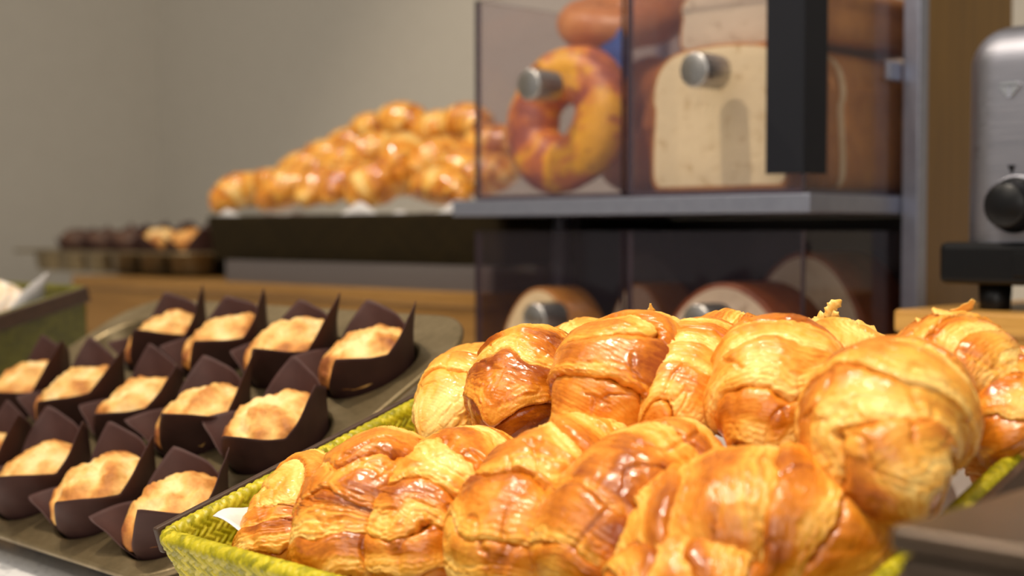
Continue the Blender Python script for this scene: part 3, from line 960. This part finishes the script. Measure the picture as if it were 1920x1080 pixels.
cbox('top_post', (-1.056, 1.315, SHZ + .0158), (-1.046, 1.330, CZ + .2618), M['alu'])


def bread_bin(label, x0, x1, z0, z1, acr, knob_x, knob_z, group, tape=False):
    cx = (x0 + x1) / 2
    r = thing('bread_bin', label, 'bin', (cx, YF, z0), group=group)
    hw = (x1 - x0) / 2; h = z1 - z0; t = .004; dp = .30
    E = M['acrylic_edge']
    box('front_panel', (-hw, 0, 0), (hw, t, h), acr, r, edge=E)
    box('side_panel', (-hw, t + .0002, 0), (-hw + t, dp, h), acr, r, edge=E)
    box('side_panel', (hw - t, t + .0002, 0), (hw, dp, h), acr, r, edge=E)
    box('floor_panel', (-hw + t + .0002, t + .0002, 0), (hw - t - .0002, dp, t), acr, r, edge=E)
    box('back_panel', (-hw, dp + .0002, 0), (hw, dp + t, h), acr, r, edge=E)
    k = lathe('knob', [(.0005, 0), (.0148, 0), (.0148, .0005), (.0148, .031), (.0143, .0322), (.0132, .033), (.0005, .033)], M['knob_steel'], r, 40, 'y')
    k.location = (knob_x - cx, -.0003, knob_z - z0)
    if tape:
        b = bmesh.new()
        bm_box(b, (hw - .036, -.0006, .016), (hw + .0006, -.0001, h + .0002))
        bm_box(b, (hw + .0001, 0, .016), (hw + .0006, .034, h + .0002))
        tag(bm_obj('tape', b, M['tape'], r), 'black tape strip round the corner')
    return r


UZ0 = SHZ + .0158
UZ1 = CZ + .228
LZ0 = CT + .0223
LZ1 = CZ + .000
bread_bin('upper left clear bin with an orange cheese bagel behind its front', -1.0225, -.8325, UZ0, UZ1, M['acrylic'], -.9177, CZ + .1358, 'clear bread bins')
bread_bin('upper right clear bin with white bread and black tape on the corner', -.8265, -.6405, UZ0, UZ1, M['acrylic'], -.7268, CZ + .1344, 'clear bread bins', True)
bread_bin('lower left clear bin with a cream roll behind its knob', -1.0225, -.8325, LZ0, LZ1, M['acrylic_smoke'], -.9107, CZ - .0817, 'clear bread bins')
bread_bin('lower right clear bin with a cut round brown loaf', -.8265, -.6405, LZ0, LZ1, M['acrylic_smoke'], -.7227, CZ - .0758, 'clear bread bins')


def bagel(label, pos, rot, R, r, m, seed, group=None, name='bagel', n=(96, 48)):
    u = np.linspace(0, 2 * PI, n[0], endpoint=False); v = np.linspace(0, 2 * PI, n[1], endpoint=False)
    U, Vv = np.meshgrid(u, v, indexing='ij')
    rr = r * (1 + .10 * pnoise(np.cos(U) * 1.6, np.sin(U) * 1.6, Vv * .3, seed) + .03 * pnoise(np.cos(U) * 6, np.sin(U) * 6, np.sin(Vv) * 2, seed + 1))
    X = (R + rr * np.cos(Vv)) * np.cos(U); Y = (R + rr * np.cos(Vv)) * np.sin(U); Z = rr * np.sin(Vv) * .82
    o = mesh_obj(name, np.stack([X, Y, Z], -1).reshape(-1, 3), grid_faces(n[0], n[1], True, True), m, None, True)
    o.location = pos; o.rotation_euler = rot
    return tag(o, label, 'bagel', group)


bz = UZ0 + .0042
bagel('orange cheese topped bagel standing behind the upper left knob', (-.9425, 1.036, bz + .0745), (math.radians(80), 0, 0), .0455, .0285, M['cheese_bagel'], 5, 'bagels in the upper left bin')
bagel('plain bagel leaning behind the orange cheese bagel', (-.912, 1.115, bz + .0715), (math.radians(76), 0, math.radians(-14)), .042, .0280, M['plain_bagel'], 8, 'bagels in the upper left bin')
bagel('brown bagel lying on top of the others in the upper left bin', (-.940, 1.120, bz + .180), (math.radians(18), math.radians(8), 0), .042, .0270, M['plain_bagel'], 12, 'bagels in the upper left bin')
bagel('pale bagel standing at the back of the upper left bin', (-.950, 1.205, bz + .069), (math.radians(84), 0, math.radians(8)), .042, .0265, M['plain_bagel'], 15, 'bagels in the upper left bin')
pk = box_thing('packet', (-.926, 1.066, bz + .1060), (-.898, 1.076, bz + .1620), M['blue'], 'small blue packet between the bagels in the upper left bin', 'packet', .002)


def loaf_profile(w, h, n=64):
    """slice outline: flat base, slight waist, domed top; x centred, z from 0"""
    pts = []
    hw = w / 2
    ctrl = [(-hw * .90, 0), (-hw * .99, h * .06), (-hw * 1.0, h * .25), (-hw * .97, h * .52), (-hw * .965, h * .58), (-hw * 1.0, h * .66), (-hw * .96, h * .80), (-hw * .84, h * .91),
            (-hw * .6, h * .98), (0, h * 1.01), (hw * .6, h * .98), (hw * .84, h * .91), (hw * .96, h * .80), (hw * 1.0, h * .66), (hw * .965, h * .58), (hw * .97, h * .52), (hw, h * .25), (hw * .99, h * .06), (hw * .90, 0)]
    q, _ = catmull([(x, 0, z) for x, z in ctrl], n)
    return q[:, [0, 2]]


def slab(name, label, cat, prof, th, pos, rot, crumb, crust, crust_w=.0025, group=None):
    """bread piece cut from an outline: crumb faces front and back, crust round the side"""
    n = len(prof); c = prof.mean(0)
    inn = c + (prof - c) * (1 - crust_w / np.linalg.norm(prof - c, axis=1).mean())
    V, F, mi = [], [], []
    def ring(p, y): 
        b = len(V); V.extend([(x, y, z) for x, z in p]); return b
    def skin(a, b, m):
        for i in range(n):
            j = (i + 1) % n; F.append((a + i, a + j, b + j, b + i)); mi.append(m)
    r0 = ring(inn, 0); r1 = ring(c + (prof - c) * .992, .0006); r2 = ring(prof, .002); r3 = ring(prof, th - .002); r4 = ring(c + (prof - c) * .992, th - .0006); r5 = ring(inn, th)
    for a, b, m in ((r0, r1, 1), (r1, r2, 1), (r2, r3, 1), (r3, r4, 1), (r4, r5, 1)): skin(a, b, m)
    for base_, rev, y in ((r0, 0, 0), (r5, 1, th)):
        prev = base_
        for k in (.75, .5, .25):
            nb = ring(c + (inn - c) * k, y)
            for i in range(n):
                j = (i + 1) % n
                f = (prev + i, nb + i, nb + j, prev + j); F.append(f[::-1] if rev else f); mi.append(0)
            prev = nb
        b = len(V); V.append((c[0], y, c[1]))
        for i in range(n):
            j = (i + 1) % n
            f = (prev + i, b, prev + j); F.append(f[::-1] if rev else f); mi.append(0)
    o = mesh_obj(name, V, F, None, None, True, mats=[crumb, crust], midx=mi)
    bm = bmesh.new(); bm.from_mesh(o.data); bmesh.ops.recalc_face_normals(bm, faces=bm.faces); bm.to_mesh(o.data); bm.free()
    o.location = pos; o.rotation_euler = rot
    return tag(o, label, cat, group)


LP = loaf_profile(.150, .126)
SG = 'white bread slices in the upper right bin'
names = ['front white bread slice behind the upper right knob', 'second white bread slice, pressed behind the front one', 'third white bread slice, seen through the bin side', 'fourth white bread slice, seen through the bin side', 'fifth white bread slice, seen through the bin side']
for i, lab in enumerate(names):
    slab('bread_slice', lab, 'bread', LP, .0135, (-.7415 + .001 * i, 1.010 + i * .0142, bz), (0, 0, 0), M['crumb'], M['crust'], .0042, group=SG)
slab('bread_loaf', 'uncut white loaf end standing behind the white slices', 'bread', LP, .15, (-.732, 1.083, bz), (0, 0, 0), M['crumb'], M['crust'])
slab('bread_loaf', 'brown loaf lying on top of the white loaf in the upper right bin', 'bread', loaf_profile(.150, .056), .19, (-.7370, 1.045, bz + .1285), (0, 0, 0), M['crumb_grey'], M['crust'])
lz = LZ0 + .0042


def round_profile(w, h, n=56):
    a = np.linspace(0, PI, n)
    x = -np.cos(a) * w / 2 * (1 + .02 * np.sin(3 * a)); z = np.sin(a) ** .8 * h
    return np.stack([x, z], -1)


slab('bread_loaf', 'round brown loaf half with a cut face in the lower right bin', 'bread', round_profile(.166, .148), .075, (-.735, 1.010, lz), (0, 0, 0), M['crumb_grey'], M['crust_dark'], .006)
slab('bread_loaf', 'taller brown loaf half behind the round one in the lower right bin', 'bread', round_profile(.150, .174), .09, (-.728, 1.125, lz), (0, 0, 0), M['crumb_grey'], M['crust_dark'], .006)
slab('bread_roll', 'cream cut roll behind the lower left knob', 'bread', round_profile(.120, .138), .050, (-.951, 1.005, lz), (0, 0, 0), M['crumb'], M['crust'], .004)
slab('bread_roll', 'brown roll at the right behind the cream one in the lower bin', 'bread', round_profile(.090, .142), .06, (-.885, 1.075, lz), (0, 0, 0), M['crumb_grey'], M['crust'], .003)

# ------------------------------------------------------------------ toaster on its bamboo block
BZ = CZ - .0600
bb = thing('bamboo_block', 'bamboo block under the steel toaster at the right edge', 'block', (-.25, 1.13, CT))
box('top_board', (-.305, -.148, BZ - CT - .0175), (.33, .16, BZ - CT), M['bamboo_h'], bb, .003, 3)
box('body', (-.301, -.144, 0), (.326, .156, BZ - CT - .0178), M['bamboo_v'], bb)
box('back_board', (-.17, .150, BZ - CT + .0002), (.33, .16, BZ - CT + .09), M['bamboo_board'], bb)
to = thing('toaster', 'brushed steel toaster with a black knob on a bamboo block', 'toaster', (-.372, 1.09, BZ))
bm = bmesh.new()
bm_box(bm, (-.152, -.072, .020), (.16, .072, .216), .032, 10)
b_ = bm_obj('steel_body', bm, M['steel'], to, True)
bm = bmesh.new(); bm_box(bm, (-.160, -.082, .0195), (.174, .082, .0515), .005, 3)
bm_box(bm, (-.10, -.0835, .026), (.12, -.0815, .044), .0008, 1)
bm_obj('black_base', bm, M['black_plastic'], to)
for x in (-.125, .13):
    for y in (-.058, .058):
        lathe('foot', [(.0005, 0.0), (.011, 0.0), (.0115, .001), (.0125, .0208), (.0005, .0208)], M['black_plastic'], to, 24, loc=(x, y, .0001))
kb = lathe('knob', [(.0005, 0), (.0205, 0), (.0208, .002), (.0200, .004), (.0170, .0055), (.0165, .018), (.0150, .0200), (.0005, .0204)], M['black_plastic'], to, 72, 'y', loc=(-.103, -.0721, .079), mod=lambda t: .0 * t)
lathe('knob_ring', [(.0212, 0), (.0224, .0), (.0224, .0016), (.0212, .0016)], M['steel'], to, 48, 'y', loc=(-.103, -.0721, .079))
bm = bmesh.new()
for k in range(28):
    a = 2 * PI * k / 28
    bmesh.ops.create_cube(bm, size=1, matrix=Matrix.Translation((.0168 * math.cos(a), -.0115, .0168 * math.sin(a))) @ Matrix.Rotation(-a, 4, 'Y') @ Matrix.Diagonal((.0012, .011, .0016, 1)))
bm_obj('knob_ridges', bm, M['black_plastic'], kb)
# raised silver gem mark and the small pointer above the knob
bm = bmesh.new()
def tri_plate(bm, pts, y0, y1):
    a = [bm.verts.new((x, y0, z)) for x, z in pts]; b = [bm.verts.new((x, y1, z)) for x, z in pts]
    bm.faces.new(a); bm.faces.new(b[::-1])
    for i in range(len(a)): bm.faces.new((a[i], a[(i + 1) % len(a)], b[(i + 1) % len(b)], b[i]))
tri_plate(bm, [(-.0085, .0035), (-.0055, .0060), (.0055, .0060), (.0085, .0035)], -.0012, 0)
tri_plate(bm, [(-.0085, .0025), (-.0010, -.0060), (-.0010, .0025)], -.0012, 0)
tri_plate(bm, [(.0085, .0025), (.0010, .0025), (.0010, -.0060)], -.0012, 0)
o = bm_obj('gem_emblem', bm, simple('polished_mark', S((235, 235, 238)), .12, 1), to); o.location = (-.109, -.0722, .165)
bm = bmesh.new(); tri_plate(bm, [(-.003, .003), (.003, .003), (.0006, -.004)], -.0006, 0)
o = bm_obj('pointer_mark', bm, M['black_plastic'], to); o.location = (-.107, -.0721, .106)
box('slot_frame', (-.10, -.035, .2141), (.12, .035, .2165), M['black_plastic'], to, .001)

# ------------------------------------------------------------------ near right corner: another tin standing on the worktop
NB = at_depth(1662, 985, .42)
nt_ = thing('metal_canister', 'blurred brown metal box at the bottom right corner, nearest the camera', 'box', (NB[0], NB[1], CT))
hh = NB[2] - CT
box('body', (.002, .002, .0), (.158, .158, hh - .0085), M['canister'], nt_, .004)
box('lid', (0, 0, hh - .008), (.16, .16, hh), M['canister'], nt_, .003, 3)

# ------------------------------------------------------------------ light
def look(o, target):
    d = Vector(target) - o.location
    o.rotation_euler = d.to_track_quat('-Z', 'Y').to_euler()


def area(name, loc, target, size, power, col):
    l = bpy.data.lights.new(name, 'AREA'); l.energy = power; l.color = col; l.size = size
    o = bpy.data.objects.new(name, l); C.objects.link(o); o.location = loc; look(o, target)
    return o


def spot(name, loc, target, power, col, ang=60, rad=.04, blend=.6):
    l = bpy.data.lights.new(name, 'SPOT'); l.energy = power; l.color = col; l.spot_size = math.radians(ang); l.shadow_soft_size = rad; l.spot_blend = blend
    o = bpy.data.objects.new(name, l); C.objects.link(o); o.location = loc; look(o, target)
    return o


WARM = (1, .86, .68)
spot('warm_spot', (-.10, .05, 2.55), (-.38, .45, CT), 66, WARM, 46, .03, 1.0)
spot('warm_spot', (-.80, .15, 2.6), (-.85, .8, CT), 64, WARM, 75, .03)
spot('warm_spot', (-1.8, .45, 2.6), (-1.5, 1.3, CT + .4), 40, WARM, 75, .03)
spot('warm_spot', (-1.05, -1.2, 2.35), (-.98, .40, CT), 34, WARM, 34, .04, .8)  # added spot that brightens the worktop in front of the tin
area('ceiling_panel', (-.8, -.5, 2.8), (-.8, .9, CT), 1.6, 14, (1, .92, .82))

area('room_fill', (.9, -1.3, 1.9), (-.9, 1.0, CZ), 1.2, 12, (1, .93, .84))  # added fill from behind the camera, brightens the lower bins

w = bpy.data.worlds.new('room_fill'); bpy.context.scene.world = w; w.use_nodes = True
bg = w.node_tree.nodes['Background']; bg.inputs['Color'].default_value = (1.0, .95, .87, 1); bg.inputs['Strength'].default_value = .34

# ------------------------------------------------------------------ camera
cam = bpy.data.cameras.new('camera'); cam.lens = 50; cam.sensor_width = 36; cam.clip_start = .02
co_ = bpy.data.objects.new('camera', cam); C.objects.link(co_)
R = Matrix((tuple(RGT), tuple(UPV), tuple(-FWD))).transposed()
co_.matrix_world = Matrix.Translation(CAM) @ R.to_4x4()
cam.dof.use_dof = True; cam.dof.focus_distance = .74; cam.dof.aperture_fstop = 5.4
sc = bpy.context.scene
sc.camera = co_
sc.view_settings.view_transform = 'Standard'
try: sc.view_settings.look = 'None'
except Exception: pass
sc.view_settings.gamma = 1; sc.view_settings.use_curve_mapping = False
sc.view_settings.exposure = 0.0
sc.cycles.transparent_max_bounces = 32
sc.cycles.max_bounces = 10
